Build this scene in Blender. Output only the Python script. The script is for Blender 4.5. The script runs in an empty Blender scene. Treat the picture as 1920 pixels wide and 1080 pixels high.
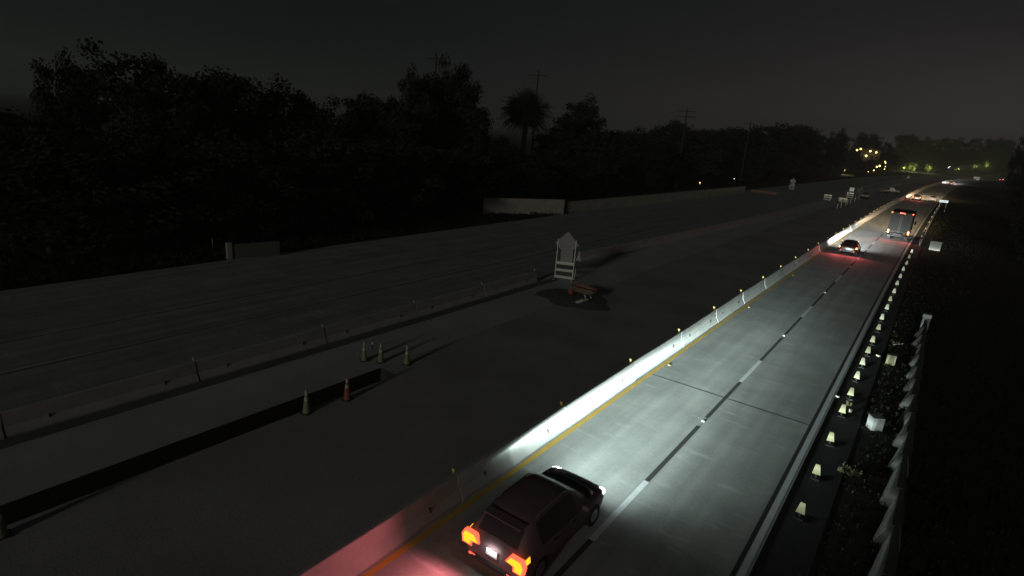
import bpy, math, random
from mathutils import Vector, Matrix
random.seed(11)
R = math.radians
sc = bpy.context.scene
C = sc.collection

# ------------------------------------------------------------------ camera
FPX, ROLL, PITCH, YAW, CH = 1073.22, 0.078797, 0.273152, -0.62091, 10.905
fw = Vector((math.sin(YAW)*math.cos(PITCH), math.cos(YAW)*math.cos(PITCH), -math.sin(PITCH)))
r0 = Vector((math.cos(YAW), -math.sin(YAW), 0)); u0 = r0.cross(fw)
rt = r0*math.cos(ROLL)+u0*math.sin(ROLL); up = u0*math.cos(ROLL)-r0*math.sin(ROLL)
cam = bpy.data.cameras.new('camera'); camo = bpy.data.objects.new('camera', cam); C.objects.link(camo)
camo.matrix_world = Matrix(((rt.x, up.x, -fw.x, 0), (rt.y, up.y, -fw.y, 0), (rt.z, up.z, -fw.z, CH), (0, 0, 0, 1)))
cam.sensor_width = 36; cam.lens = FPX/1920*36; cam.clip_end = 6000; cam.clip_start = 0.1
sc.camera = camo

# ------------------------------------------------------------------ sky before dawn
w = bpy.data.worlds.new('World'); sc.world = w; w.use_nodes = True
nt = w.node_tree; N = nt.nodes; LK = nt.links
for n in list(N): N.remove(n)
def nd(tree, t, **k):
    n = tree.nodes.new(t)
    for a, b in k.items(): setattr(n, a, b)
    return n
def mth(tree, op, a, b=None, clamp=False):
    n = tree.nodes.new('ShaderNodeMath'); n.operation = op; n.use_clamp = clamp
    for i, v in enumerate((a, b)):
        if v is None: continue
        if isinstance(v, (int, float)): n.inputs[i].default_value = v
        else: tree.links.new(v, n.inputs[i])
    return n.outputs[0]
out = nd(nt, 'ShaderNodeOutputWorld'); bg = nd(nt, 'ShaderNodeBackground')
tc = nd(nt, 'ShaderNodeTexCoord'); sep = nd(nt, 'ShaderNodeSeparateXYZ'); LK.new(tc.outputs['Generated'], sep.inputs[0])
DAWN = Vector((0.30, 0.954, 0.0))
dp = nd(nt, 'ShaderNodeVectorMath', operation='DOT_PRODUCT'); LK.new(tc.outputs['Generated'], dp.inputs[0]); dp.inputs[1].default_value = DAWN
lobe = mth(nt, 'POWER', mth(nt, 'MULTIPLY', mth(nt, 'ADD', dp.outputs['Value'], 1.0), 0.5, True), 6.5)
el = mth(nt, 'MAXIMUM', sep.outputs['Z'], 0.0)
hz = mth(nt, 'POWER', mth(nt, 'SUBTRACT', 1.0, el, True), 5.5)
hz2 = mth(nt, 'POWER', mth(nt, 'SUBTRACT', 1.0, el, True), 18.0)
cl = nd(nt, 'ShaderNodeTexNoise'); cl.inputs['Scale'].default_value = 3.0; cl.inputs['Detail'].default_value = 5
mp = nd(nt, 'ShaderNodeMapping'); mp.inputs['Scale'].default_value = (1, 1, 4); LK.new(tc.outputs['Generated'], mp.inputs[0]); LK.new(mp.outputs[0], cl.inputs['Vector'])
cf = mth(nt, 'ADD', mth(nt, 'MULTIPLY', cl.outputs[0], 0.5), 0.75)
def colmul(col, fac):
    m = nd(nt, 'ShaderNodeVectorMath', operation='SCALE'); m.inputs[0].default_value = col; LK.new(fac, m.inputs['Scale']); return m.outputs[0]
def vadd(a, b):
    m = nd(nt, 'ShaderNodeVectorMath', operation='ADD'); LK.new(a, m.inputs[0]); LK.new(b, m.inputs[1]); return m.outputs[0]
sky = nd(nt, 'ShaderNodeTexSky'); sky.sky_type = 'NISHITA'; sky.sun_disc = False
sky.sun_elevation = R(-4); sky.sun_rotation = math.atan2(DAWN.x, DAWN.y)
skys = nd(nt, 'ShaderNodeVectorMath', operation='SCALE'); LK.new(sky.outputs[0], skys.inputs[0]); skys.inputs['Scale'].default_value = 0.004
tot = vadd(colmul((0.0024, 0.0046, 0.0045), cf),
           vadd(colmul((0.0460, 0.0335, 0.0375), mth(nt, 'MULTIPLY', mth(nt, 'MULTIPLY', lobe, hz), cf)),
                vadd(colmul((0.0620, 0.0470, 0.0410), mth(nt, 'MULTIPLY', mth(nt, 'POWER', lobe, 2.0), hz2)), skys.outputs[0])))
LK.new(tot, bg.inputs['Color']); bg.inputs['Strength'].default_value = 1.0; LK.new(bg.outputs[0], out.inputs[0])

# ------------------------------------------------------------------ low light from behind the camera (long cone shadows)
sl = bpy.data.lights.new('sun', 'SUN'); so = bpy.data.objects.new('sun', sl); C.objects.link(so)
so.rotation_euler = Vector((-0.12, 1.0, -0.22)).to_track_quat('-Z', 'Y').to_euler(); so.location = (-20, -60, 40)
sl.energy = 0.45; sl.angle = R(5); sl.color = (0.98, 1.0, 0.87)

sc.view_settings.view_transform = 'Standard'; sc.view_settings.look = 'None'
sc.view_settings.exposure = 0; sc.view_settings.gamma = 1; sc.view_settings.use_curve_mapping = False
sc.cycles.use_denoising = True; sc.cycles.max_bounces = 5; sc.cycles.diffuse_bounces = 3; sc.cycles.glossy_bounces = 3
sc.cycles.sample_clamp_indirect = 3.0; sc.cycles.caustics_reflective = False; sc.cycles.caustics_refractive = False

# ------------------------------------------------------------------ helpers
def G(px, py, Z=0.0):                       # where a sight line meets the level Z
    d = fw+rt*((px-960)/FPX)+up*((540-py)/FPX); t = (Z-CH)/d.z
    return Vector((d.x*t, d.y*t, Z))
def PY(px, py, Y):                          # where a sight line meets the distance Y
    d = fw+rt*((px-960)/FPX)+up*((540-py)/FPX); t = Y/d.y
    return Vector((d.x*t, Y, CH+d.z*t))
def PX(px, py, X):
    d = fw+rt*((px-960)/FPX)+up*((540-py)/FPX); t = X/d.x
    return Vector((X, d.y*t, CH+d.z*t))
def off(Y):                                 # the road bends to the right far ahead
    o = 0.0
    if Y > 40: o += 8.6e-5*(Y-40)**2
    if Y > 330: o += 2.2e-4*(Y-330)**2
    return o
def doff(Y): return (off(Y+.5)-off(Y-.5))

class MB:
    def __init__(s): s.v = []; s.f = []
    def add(s, vs, fs):
        o = len(s.v); s.v += [tuple(v) for v in vs]; s.f += [tuple(i+o for i in f) for f in fs]; return s
    def box(s, c, d, rz=0, rx=0, ry=0, bev=0.0):
        x, y, z = d[0]/2, d[1]/2, d[2]/2
        M = Matrix.Translation(c) @ Matrix.Rotation(rz, 4, 'Z') @ Matrix.Rotation(ry, 4, 'Y') @ Matrix.Rotation(rx, 4, 'X')
        if bev <= 0:
            vs = [M @ Vector((sx*x, sy*y, sz*z)) for sz in (-1, 1) for sx, sy in ((-1, -1), (1, -1), (1, 1), (-1, 1))]
            return s.add(vs, [(3, 2, 1, 0), (4, 5, 6, 7), (0, 1, 5, 4), (1, 2, 6, 5), (2, 3, 7, 6), (3, 0, 4, 7)])
        b = bev; rings = []
        for zz, ins in ((-z, b), (-z+b, 0), (z-b, 0), (z, b)):
            X, Y = x-ins, y-ins; c_ = b if ins == 0 else b*.4
            rings.append([(X, -Y+c_, zz), (X, Y-c_, zz), (X-c_, Y, zz), (-X+c_, Y, zz), (-X, Y-c_, zz), (-X, -Y+c_, zz), (-X+c_, -Y, zz), (X-c_, -Y, zz)])
        vs = [M @ Vector(p) for r_ in rings for p in r_]
        fs = [tuple(range(7, -1, -1)), tuple(range(24, 32))]
        for k in range(3):
            for i in range(8): j = (i+1) % 8; fs.append((k*8+i, k*8+j, k*8+8+j, k*8+8+i))
        return s.add(vs, fs)
    def cyl(s, a, b, ra, rb=None, n=12, cap=True):
        a, b = Vector(a), Vector(b); rb = ra if rb is None else rb
        q = (b-a).to_track_quat('Z', 'Y').to_matrix()
        vs = [a+q @ Vector((ra*math.cos(2*math.pi*i/n), ra*math.sin(2*math.pi*i/n), 0)) for i in range(n)] + \
             [b+q @ Vector((rb*math.cos(2*math.pi*i/n), rb*math.sin(2*math.pi*i/n), 0)) for i in range(n)]
        fs = [(i, (i+1) % n, n+(i+1) % n, n+i) for i in range(n)]
        if cap: fs += [tuple(range(n-1, -1, -1)), tuple(range(n, 2*n))]
        return s.add(vs, fs)
    def tube(s, pts, rad, n=8):
        for i in range(len(pts)-1):
            ra = rad[i] if isinstance(rad, (list, tuple)) else rad
            rb = rad[i+1] if isinstance(rad, (list, tuple)) else rad
            s.cyl(pts[i], pts[i+1], ra, rb, n)
        return s
    def lathe(s, prof, n=16, c=(0, 0, 0)):      # (radius, z) pairs
        vs = []; fs = []
        for r_, z in prof:
            for i in range(n): vs.append((c[0]+r_*math.cos(2*math.pi*i/n), c[1]+r_*math.sin(2*math.pi*i/n), c[2]+z))
        for k in range(len(prof)-1):
            for i in range(n): j = (i+1) % n; fs.append((k*n+i, k*n+j, k*n+n+j, k*n+n+i))
        fs.append(tuple(range(n-1, -1, -1))); fs.append(tuple((len(prof)-1)*n+i for i in range(n)))
        return s.add(vs, fs)
    def prism(s, poly, d0, d1, plane='xz'):      # outline extruded along the remaining axis
        n = len(poly)
        def q(a, b, d): return {'xz': (a, d, b), 'yz': (d, a, b), 'xy': (a, b, d)}[plane]
        vs = [q(a, b, d0) for a, b in poly]+[q(a, b, d1) for a, b in poly]
        fs = [tuple(range(n)), tuple(range(2*n-1, n-1, -1))]+[(i, n+i, n+(i+1) % n, (i+1) % n) for i in range(n)]
        return s.add(vs, fs)
    def mesh(s, name, m, smooth=False):
        me = bpy.data.meshes.new(name); me.from_pydata(s.v, [], s.f)
        if m: me.materials.append(m)
        if smooth:
            me.polygons.foreach_set('use_smooth', [True]*len(me.polygons))
        me.update(); return me
    def build(s, name, m, parent=None, loc=(0, 0, 0), rz=0, smooth=False):
        o = bpy.data.objects.new(name, s.mesh(name, m, smooth)); C.objects.link(o)
        o.location = loc; o.rotation_euler = (0, 0, rz)
        if parent is not None: o.parent = parent
        return o
def inst(me, name, parent=None, loc=(0, 0, 0), rz=0, scale=None):
    o = bpy.data.objects.new(name, me); C.objects.link(o); o.location = loc; o.rotation_euler = (0, 0, rz)
    if scale: o.scale = scale
    if parent is not None: o.parent = parent
    return o
def tag(o, label, cat, group=None):
    o['label'] = label; o['category'] = cat
    if group: o['group'] = group
    return o
def struct(o): o['kind'] = 'structure'; return o
def thing(name, label, cat, loc=(0, 0, 0), rz=0, group=None):
    o = bpy.data.objects.new(name, None); C.objects.link(o); o.empty_display_size = .3
    o.location = loc; o.rotation_euler = (0, 0, rz); return tag(o, label, cat, group)
ORD = 'zeroth first second third fourth fifth sixth seventh eighth ninth tenth eleventh twelfth thirteenth fourteenth fifteenth sixteenth seventeenth eighteenth nineteenth twentieth'.split()

for _t in ('twenty', 'thirty', 'forty', 'fifty', 'sixty', 'seventy', 'eighty', 'ninety'):
    if _t != 'twenty': ORD.append(_t[:-1]+'ieth')
    ORD += [_t+'-'+o_ for o_ in ORD[1:10]]
# ------------------------------------------------------------------ materials
def mat(name, col, rough=.8, var=.25, scale=6.0, bump=.0, metal=0.0, spec=.5, big=None, coat=0, stretch=None, col2=None):
    m = bpy.data.materials.new(name); m.use_nodes = True; t = m.node_tree; b = t.nodes['Principled BSDF']
    b.inputs['Roughness'].default_value = rough; b.inputs['Metallic'].default_value = metal
    b.inputs['Specular IOR Level'].default_value = spec; b.inputs['Coat Weight'].default_value = coat
    co = nd(t, 'ShaderNodeTexCoord'); vec = co.outputs['Object']
    if stretch:
        mp = nd(t, 'ShaderNodeMapping'); mp.inputs['Scale'].default_value = stretch; t.links.new(vec, mp.inputs[0]); vec = mp.outputs[0]
    no = nd(t, 'ShaderNodeTexNoise'); no.inputs['Scale'].default_value = scale; no.inputs['Detail'].default_value = 8; no.inputs['Roughness'].default_value = .65
    t.links.new(vec, no.inputs['Vector'])
    f = mth(t, 'ADD', mth(t, 'MULTIPLY', mth(t, 'SUBTRACT', no.outputs[0], .5), var*2.2), 1.0)
    if big:
        n2 = nd(t, 'ShaderNodeTexNoise'); n2.inputs['Scale'].default_value = big[0]; n2.inputs['Detail'].default_value = 4; t.links.new(vec, n2.inputs['Vector'])
        f = mth(t, 'MULTIPLY', f, mth(t, 'ADD', mth(t, 'MULTIPLY', mth(t, 'SUBTRACT', n2.outputs[0], .5), big[1]*2.2), 1.0))
    vm = nd(t, 'ShaderNodeVectorMath', operation='SCALE'); vm.inputs[0].default_value = col[:3]; t.links.new(f, vm.inputs['Scale'])
    if col2:
        mx = nd(t, 'ShaderNodeMix', data_type='RGBA'); n3 = nd(t, 'ShaderNodeTexNoise'); n3.inputs['Scale'].default_value = scale*.3; t.links.new(vec, n3.inputs['Vector'])
        t.links.new(mth(t, 'MULTIPLY', mth(t, 'SUBTRACT', n3.outputs[0], .42), 6.0, True), mx.inputs[0])
        t.links.new(vm.outputs[0], mx.inputs[6]); mx.inputs[7].default_value = (*col2, 1); t.links.new(mx.outputs[2], b.inputs['Base Color'])
    else: t.links.new(vm.outputs[0], b.inputs['Base Color'])
    if bump:
        bp = nd(t, 'ShaderNodeBump'); bp.inputs['Strength'].default_value = bump; bp.inputs['Distance'].default_value = .02
        t.links.new(no.outputs[0], bp.inputs['Height']); t.links.new(bp.outputs[0], b.inputs['Normal'])
    return m
def emi(name, col, s, rim=None):
    m = bpy.data.materials.new(name); m.use_nodes = True; b = m.node_tree.nodes['Principled BSDF']
    b.inputs['Base Color'].default_value = (col[0]*.3, col[1]*.3, col[2]*.3, 1); b.inputs['Roughness'].default_value = .3
    b.inputs['Emission Color'].default_value = (*col, 1); b.inputs['Emission Strength'].default_value = s
    return m
M = {}
def concrete_road(name, col, wheel):
    m = mat(name, col, .78, .22, 9.0, .25, spec=.35, big=(.55, .30)); t = m.node_tree; b = t.nodes['Principled BSDF']
    # worn wheel paths, transverse scuffs and pale scrapes
    co = nd(t, 'ShaderNodeTexCoord')
    mp = nd(t, 'ShaderNodeMapping'); mp.inputs['Scale'].default_value = (1.6, .07, 1); t.links.new(co.outputs['Object'], mp.inputs[0])
    n1 = nd(t, 'ShaderNodeTexNoise'); n1.inputs['Scale'].default_value = 1.2; n1.inputs['Detail'].default_value = 6; t.links.new(mp.outputs[0], n1.inputs['Vector'])
    mp2 = nd(t, 'ShaderNodeMapping'); mp2.inputs['Scale'].default_value = (.35, 1.5, 1); mp2.inputs['Rotation'].default_value = (0, 0, .35); t.links.new(co.outputs['Object'], mp2.inputs[0])
    n2 = nd(t, 'ShaderNodeTexNoise'); n2.inputs['Scale'].default_value = 1.7; n2.inputs['Detail'].default_value = 7; t.links.new(mp2.outputs[0], n2.inputs['Vector'])
    wp = mth(t, 'ADD', 1.0, mth(t, 'MULTIPLY', mth(t, 'SUBTRACT', n1.outputs[0], .5), wheel*2))
    sp = mth(t, 'ADD', 1.0, mth(t, 'MULTIPLY', mth(t, 'MULTIPLY', mth(t, 'SUBTRACT', n2.outputs[0], .60), 5.0, True), .5))
    s = b.inputs['Base Color'].links[0].from_socket
    vm = nd(t, 'ShaderNodeVectorMath', operation='SCALE'); t.links.new(s, vm.inputs[0]); t.links.new(mth(t, 'MULTIPLY', wp, sp), vm.inputs['Scale'])
    t.links.new(vm.outputs[0], b.inputs['Base Color']); return m
M['lane'] = concrete_road('lane_concrete', (.33, .335, .325), .34)
M['oldlane'] = concrete_road('old_concrete', (.29, .288, .27), .45)
M['work'] = mat('work_asphalt', (.345, .315, .322), .92, .30, 14, .4, spec=.2, big=(.22, .42))
M['work2'] = mat('shoulder_concrete', (.42, .41, .405), .9, .2, 10, .3, spec=.2, big=(.4, .25))
M['asphalt'] = mat('shoulder_asphalt', (.045, .044, .046), .9, .4, 20, .5, spec=.2, big=(.5, .3))
M['soil'] = mat('soil', (.030, .028, .020), .95, .5, 3, .6, spec=.1, big=(.2, .4))
M['verge'] = mat('verge_soil', (.035, .034, .024), .95, .5, 2, .6, spec=.1, big=(.1, .4))
M['barrier_shade'] = mat('painted_barrier_shade', (.13, .125, .12), .95, .5, 6, .4, spec=.1, big=(.7, .3))  # barrier's shadow put into a dark ground colour
M['trench'] = mat('trench_soil', (.055, .052, .050), .95, .5, 8, .6, spec=.1)
M['joint'] = mat('joint_seal', (.03, .03, .03), .8, .2, 10)
M['black'] = mat('black_contrast_paint', (.035, .036, .038), .8, .25, 25, .1)
M['white'] = mat('white_road_paint', (.62, .63, .65), .7, .18, 30, .1, big=(3, .2))
M['worn'] = mat('worn_white_paint', (.42, .42, .41), .8, .25, 20, .1)
M['yellow'] = mat('yellow_road_paint', (.58, .36, .05), .7, .2, 25, .1, big=(2, .25))
M['krail'] = mat('barrier_concrete', (.38, .38, .372), .78, .14, 7, .15, spec=.25, big=(1.1, .22))
M['krail_old'] = mat('grey_barrier_concrete', (.41, .38, .375), .85, .16, 5, .2, spec=.2, big=(.9, .22))
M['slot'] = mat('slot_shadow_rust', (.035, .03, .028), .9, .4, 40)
M['refl'] = mat('amber_reflector', (.85, .62, .16), .35, .08, 30)
M['reflw'] = mat('white_reflector', (.85, .85, .82), .35, .05, 30)
M['cream'] = mat('cream_reflective_sheet', (.36, .335, .205), .4, .06, 20)
M['rubber'] = mat('black_rubber', (.02, .02, .02), .8, .2, 20)
M['tyre'] = mat('tyre', (.015, .015, .016), .85, .2, 30)
M['rim'] = mat('alloy', (.45, .45, .46), .3, .1, 20, metal=.9)
M['glass'] = mat('dark_glass', (.008, .009, .011), .06, .05, 5, spec=.6)
M['highlight'] = mat('painted_highlight', (.8, .8, .8), .25, .05, 5, metal=.3)  # bright tone for the painted light streak on the near car's bonnet
M['plastic'] = mat('black_plastic', (.02, .02, .022), .5, .2, 30)
M['paint_dark'] = mat('dark_paint', (.008, .007, .0075), .35, .05, 3, coat=.15, spec=.3)
M['paint_maroon'] = mat('dull_maroon_paint', (.20, .125, .13), .55, .08, 4, spec=.25)
M['glass_dull'] = mat('dusty_dark_glass', (.06, .05, .052), .4, .1, 6, spec=.3)
M['paint_red'] = mat('dark_red_paint', (.05, .016, .016), .3, .05, 3, coat=.5)
M['paint_silver'] = mat('silver_paint', (.42, .41, .40), .3, .05, 3, coat=.5, metal=.3)
M['paint_white'] = mat('white_paint', (.75, .75, .74), .35, .05, 3, coat=.3)
M['plate'] = mat('number_plate', (.8, .8, .8), .4, .05, 30)
M['lime'] = mat('lime_cone_plastic', (.19, .215, .10), .55, .15, 10)
M['orange'] = mat('orange_cone_plastic', (.27, .075, .055), .55, .15, 10)
M['collar'] = mat('cone_collar', (.40, .40, .34), .4, .12, 20)
M['signwhite'] = mat('sign_white', (.68, .65, .60), .6, .12, 6, big=(1.5, .15))
M['signgrey'] = mat('sign_back_grey', (.28, .255, .245), .6, .15, 5, big=(1.2, .15))
M['steel'] = mat('galvanised_steel', (.38, .38, .37), .5, .2, 6, metal=.6)
M['tan'] = mat('tan_tray', (.21, .155, .10), .6, .25, 6, big=(2, .2))
M['wood'] = mat('pole_wood', (.045, .035, .028), .9, .3, 8, stretch=(4, 4, .5))
M['bark'] = mat('bark', (.05, .042, .032), .95, .4, 6, .5, stretch=(3, 3, .6))
M['palebark'] = mat('pale_bark', (.20, .16, .10), .9, .3, 5, .4, stretch=(3, 3, .6))
M['blockwall'] = mat('pale_wall', (.34, .30, .27), .9, .2, 1.5, .2, big=(.4, .25))
M['lowwall'] = mat('low_wall', (.42, .405, .35), .9, .25, 2, .2, big=(.4, .25))
M['lag'] = mat('weathered_grey_plastic', (.06, .057, .053), .7, .2, 4, .2, big=(.8, .2))
M['lag2'] = mat('grey_end_cap', (.30, .30, .31), .6, .15, 6)
M['house'] = mat('house_wall', (.12, .10, .09), .9, .15, 2)
M['roof'] = mat('house_roof', (.07, .05, .045), .9, .3, 3)
M['rust'] = mat('orange_brown_steel', (.22, .12, .085), .7, .3, 5)
M['card'] = mat('pale_box', (.38, .385, .38), .6, .08, 8)
M['rag'] = mat('pale_litter', (.55, .53, .42), .8, .25, 20)
def leafmat(name, a, b_):
    m = mat(name, a, .85, .35, 1.3, spec=.1, col2=b_); return m
M['leaf1'] = leafmat('leaf_dark', (.034, .038, .023), (.026, .032, .019))
M['leaf2'] = leafmat('leaf_olive', (.040, .039, .022), (.030, .031, .018))
M['leaf3'] = leafmat('leaf_palm', (.050, .046, .024), (.030, .034, .018))
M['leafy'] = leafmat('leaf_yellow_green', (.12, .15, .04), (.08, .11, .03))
M['cover'] = leafmat('ground_cover_leaf', (.030, .031, .018), (.016, .019, .011))
M['paleleaf'] = leafmat('pale_weed_leaf', (.12, .12, .065), (.06, .066, .036))
M['tail'] = emi('tail_lamp', (1.0, .42, .015), 1.9)
M['tailred'] = emi('red_lamp', (1.0, .10, .05), 2.2)
M['brake'] = emi('bright_tail_lamp', (1.0, .20, .05), 26.0)
M['marker'] = emi('red_marker_lamp', (1.0, .10, .05), 18.0)
M['head'] = emi('headlamp', (.86, .95, 1.0), 5.0)
M['lampwarm'] = emi('warm_lamp', (1.0, .80, .22), 6.0)
M['lampwhite'] = emi('cool_lamp', (.95, .95, .85), 3.0)
M['screen'] = emi('lit_sign_face', (.70, .88, 1.0), .9)

# ------------------------------------------------------------------ lamps
def headlamp_data(name, col, power):
    l = bpy.data.lights.new(name, 'POINT'); l.shadow_soft_size = .05
    l.energy = power; l.color = col; l.use_nodes = True; t = l.node_tree
    e = [n for n in t.nodes if n.type == 'EMISSION'][0]
    co = nd(t, 'ShaderNodeTexCoord'); s = nd(t, 'ShaderNodeSeparateXYZ'); t.links.new(co.outputs['Normal'], s.inputs[0])
    x, y, z = s.outputs[0], s.outputs[1], s.outputs[2]
    d = mth(t, 'MULTIPLY', y, -1.0)                     # sine of the angle below the level
    dn = mth(t, 'MAXIMUM', d, .030)
    prof = mth(t, 'POWER', mth(t, 'DIVIDE', .042, mth(t, 'ADD', dn, .012)), 2.75)
    cut = mth(t, 'MULTIPLY', mth(t, 'ADD', d, .040), 14.0, True)   # soft cut-off above the level
    cut = mth(t, 'ADD', mth(t, 'MULTIPLY', cut, .985), .004)
    az = mth(t, 'ARCTAN2', x, mth(t, 'MULTIPLY', z, -1.0))
    az = mth(t, 'MAXIMUM', mth(t, 'MULTIPLY', az, -1.0), mth(t, 'MULTIPLY', az, 1.75))   # narrower towards the verge
    wd = mth(t, 'ADD', mth(t, 'MULTIPLY', mth(t, 'MAXIMUM', d, 0.0), 3.8), .105)
    q = mth(t, 'DIVIDE', az, wd); azf = mth(t, 'DIVIDE', 1.0, mth(t, 'ADD', 1.0, mth(t, 'MULTIPLY', q, q)))
    fwd = mth(t, 'MULTIPLY', mth(t, 'ADD', mth(t, 'MULTIPLY', z, -1.0), .70), .62, True); fwd = mth(t, 'MULTIPLY', fwd, fwd)
    t.links.new(mth(t, 'MULTIPLY', mth(t, 'MULTIPLY', prof, cut), mth(t, 'MULTIPLY', azf, fwd)), e.inputs['Strength'])
    return l
def lamp(l, name, parent, loc, fwd=None):
    o = bpy.data.objects.new(name, l); C.objects.link(o); o.location = loc
    if fwd == 'Y': o.rotation_euler = (math.pi/2, 0, 0)
    if parent is not None: o.parent = parent
    return o
def pt(name, col, power, rad=.06):
    l = bpy.data.lights.new(name, 'POINT'); l.energy = power; l.color = col; l.shadow_soft_size = rad; return l
def backspot(name, col, power, size=165):
    l = bpy.data.lights.new(name, 'SPOT'); l.energy = power; l.color = col; l.spot_size = R(size); l.spot_blend = .6; l.shadow_soft_size = .08; return l

# ------------------------------------------------------------------ ground, roads
def strip(name, x0, x1, Y0, Y1, z, m, parent=None, t=0.0, step=None):
    b = MB(); n = max(1, int((Y1-Y0)/(step or 12))) if Y1 > 45 else 1
    ys = [Y0+(Y1-Y0)*i/n for i in range(n+1)]
    vs = []
    for y in ys: vs += [(x0+off(y), y, z), (x1+off(y), y, z)]
    fs = [(2*i, 2*i+1, 2*i+3, 2*i+2) for i in range(n)]
    if t:
        k = len(vs); vs += [(a, b_, c-t) for a, b_, c in vs]
        for i in range(n):
            fs += [(2*i+k, 2*i, 2*i+2, 2*i+2+k), (2*i+1, 2*i+1+k, 2*i+3+k, 2*i+3)]
        fs += [(k, k+1, 1, 0), (2*n, 2*n+1, k+2*n+1, k+2*n)]
    b.add(vs, fs); return b.build(name, m, parent)
S = 1500
g = MB()
g.add([(-S, -200, -1.0), (S, -200, -1.0), (S, 1800, -1.0), (-S, 1800, -1.0)], [(0, 1, 2, 3)])
struct(g.build('ground', M['soil']))
struct(strip('left_verge', -400, -40.5, -60, 1400, -.05, M['verge'], t=.94))
struct(strip('right_verge', -.55, 300, -60, 1400, -.05, M['verge'], t=.94))

# right carriageway: four slabs with sealed joints, then the far pavement
road = struct(strip('road', -10.15, -1.78, -40, 900, -.010, M['joint'], t=.94))
JY = 24.9
for x0, x1 in ((-10.15, -5.62), (-5.60, -1.80)):
    strip('concrete_slab', x0, x1, -40, JY-.02, 0, M['lane'], road, t=.006)
    strip('concrete_slab', x0, x1, JY+.02, 110, 0, M['lane'], road, t=.006)
    strip('concrete_slab', x0, x1, 110.03, 900, 0, M['lane'], road, t=.006)
Z1 = .004
strip('joint_seal', -9.30, -1.81, JY-.028, JY+.028, .0025, M['joint'], road)
strip('yellow_edge_line', -9.30, -9.12, -40, 900, Z1, M['yellow'], road)
strip('black_edge_line', -2.20, -2.08, -40, 900, Z1, M['black'], road)
strip('white_edge_line', -2.06, -1.88, -40, 900, Z1, M['white'], road)
for k in range(-2, 24):
    y = 27.26+14.63*k
    strip('lane_dash', -5.73, -5.55, y, y+3.75, Z1, M['white'], road)
    strip('black_dash', -5.72, -5.56, y+3.76, y+8.8, Z1, M['black'], road)
    strip('black_dash', -5.72, -5.56, y+9.75, y+14.62, Z1, M['black'], road)
struct(strip('right_shoulder', -1.78, -.55, -40, 900, -.03, M['asphalt'], t=.94))
# work area between the two barrier rows with an open trench
wa = struct(strip('work_area', -17.42, -10.15, -40, 900, -.01, M['work'], t=.98))
struct(strip('work_shoulder', -22.9, -18.50, -40, 900, -.008, M['work2'], t=.98))
struct(strip('work_strip', -18.50, -17.42, 16.15, 900, -.012, M['work'], t=.97))
MB().box((-17.96, 16.135, -.48), (1.07, .02, .93)).build('trench_end', M['trench'], wa)
for x_ in (-18.488, -17.432): MB().box((x_, -12, -.48), (.02, 56.2, .93)).build('trench_side', M['trench'], wa)
struct(strip('trench_floor', -18.50, -17.42, -40, 16.15, -.95, M['trench']))
struct(strip('barrier_shade_strip', -22.345, -21.72, -40, 36.6, -.004, M['barrier_shade']))  # dark sheet painted in place of the left barrier's cast shadow
# left carriageway in four lanes
lr = struct(strip('left_road', -40.6, -22.9, -40, 900, -.010, M['joint'], t=.94))
for x0, x1 in ((-40.5, -35.42), (-35.38, -31.78), (-31.70, -28.04), (-27.95, -22.92)):
    ys = [-40, -6.5, 12.1, 30.6, 49.3, 68, 120, 900]
    for a, b_ in zip(ys, ys[1:]): strip('concrete_slab', x0, x1, a, b_-.03, 0, M['oldlane'], lr, t=.006)
strip('worn_lane_line', -28.30, -28.14, -12, 8.2, Z1, M['worn'], lr)
strip('worn_lane_line', -28.30, -28.14, 25, 45, Z1, M['worn'], lr)
strip('worn_edge_line', -39.3, -39.15, -20, 60, Z1, M['worn'], lr)

# ------------------------------------------------------------------ concrete barriers
def rail_mesh(L, m, name):
    prof = [(-.305, 0), (-.305, .075), (-.13, .33), (-.078, .80), (-.06, .815), (.06, .815), (.078, .80), (.13, .33), (.305, .075), (.305, 0)]
    b = MB(); n = len(prof); ny = 5; vs = []; fs = []
    rr = random.Random(3)
    for j in range(ny):
        y = -L/2+L*j/(ny-1)
        for x, z in prof: vs.append((x+rr.uniform(-.004, .004), y, z))
    for j in range(ny-1):
        for i in range(n-1): a = j*n+i; fs.append((a, a+1, a+n+1, a+n))
    fs += [tuple(range(n)), tuple(range((ny-1)*n+n-1, (ny-1)*n-1, -1))]
    b.add(vs, fs); return b.mesh(name, m)
RM = rail_mesh(6.05, M['krail'], 'rail_body'); RMO = rail_mesh(6.05, M['krail_old'], 'rail_body_grey')
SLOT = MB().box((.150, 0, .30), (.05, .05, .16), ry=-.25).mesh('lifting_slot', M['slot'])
SCUP = MB().box((.232, 0, .045), (.15, .75, .09)).mesh('drain_scupper', M['slot'])
b = MB(); b.box((0, 0, .05), (.02, .02, .10)); b.box((0, -.012, .115), (.10, .012, .09), bev=.003); RF = b.mesh('reflector', M['refl'])
b = MB(); b.box((0, 0, .05), (.02, .02, .10)); b.box((0, -.012, .11), (.06, .012, .06), bev=.003); RFW = b.mesh('pale_reflector', M['signwhite'])
PIN = MB().tube([(.08, 0, .84), (.09, 0, .62), (.15, -.02, .32), (.24, -.02, .15)], .012, 6).mesh('joint_cable', M['steel'])
def rail(x, y, rz, label, group, me, detail, refl=True):
    rfm = RF if me is RM else RFW
    t = thing('concrete_barrier', label, 'barrier', (x, y, 0), rz, group)
    inst(me, 'barrier_body', t)
    if refl: inst(rfm, 'reflector', t, (-.08, 3.03, .81))
    if detail:
        for yy in (-1.83, 1.83): inst(SLOT, 'lifting_slot', t, (0, yy, 0))
    if detail > 1: inst(PIN, 'joint_cable', t, (0, 3.03, 0))
    return t
Y = 8.4; k = 0
jr = random.Random(5)
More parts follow.
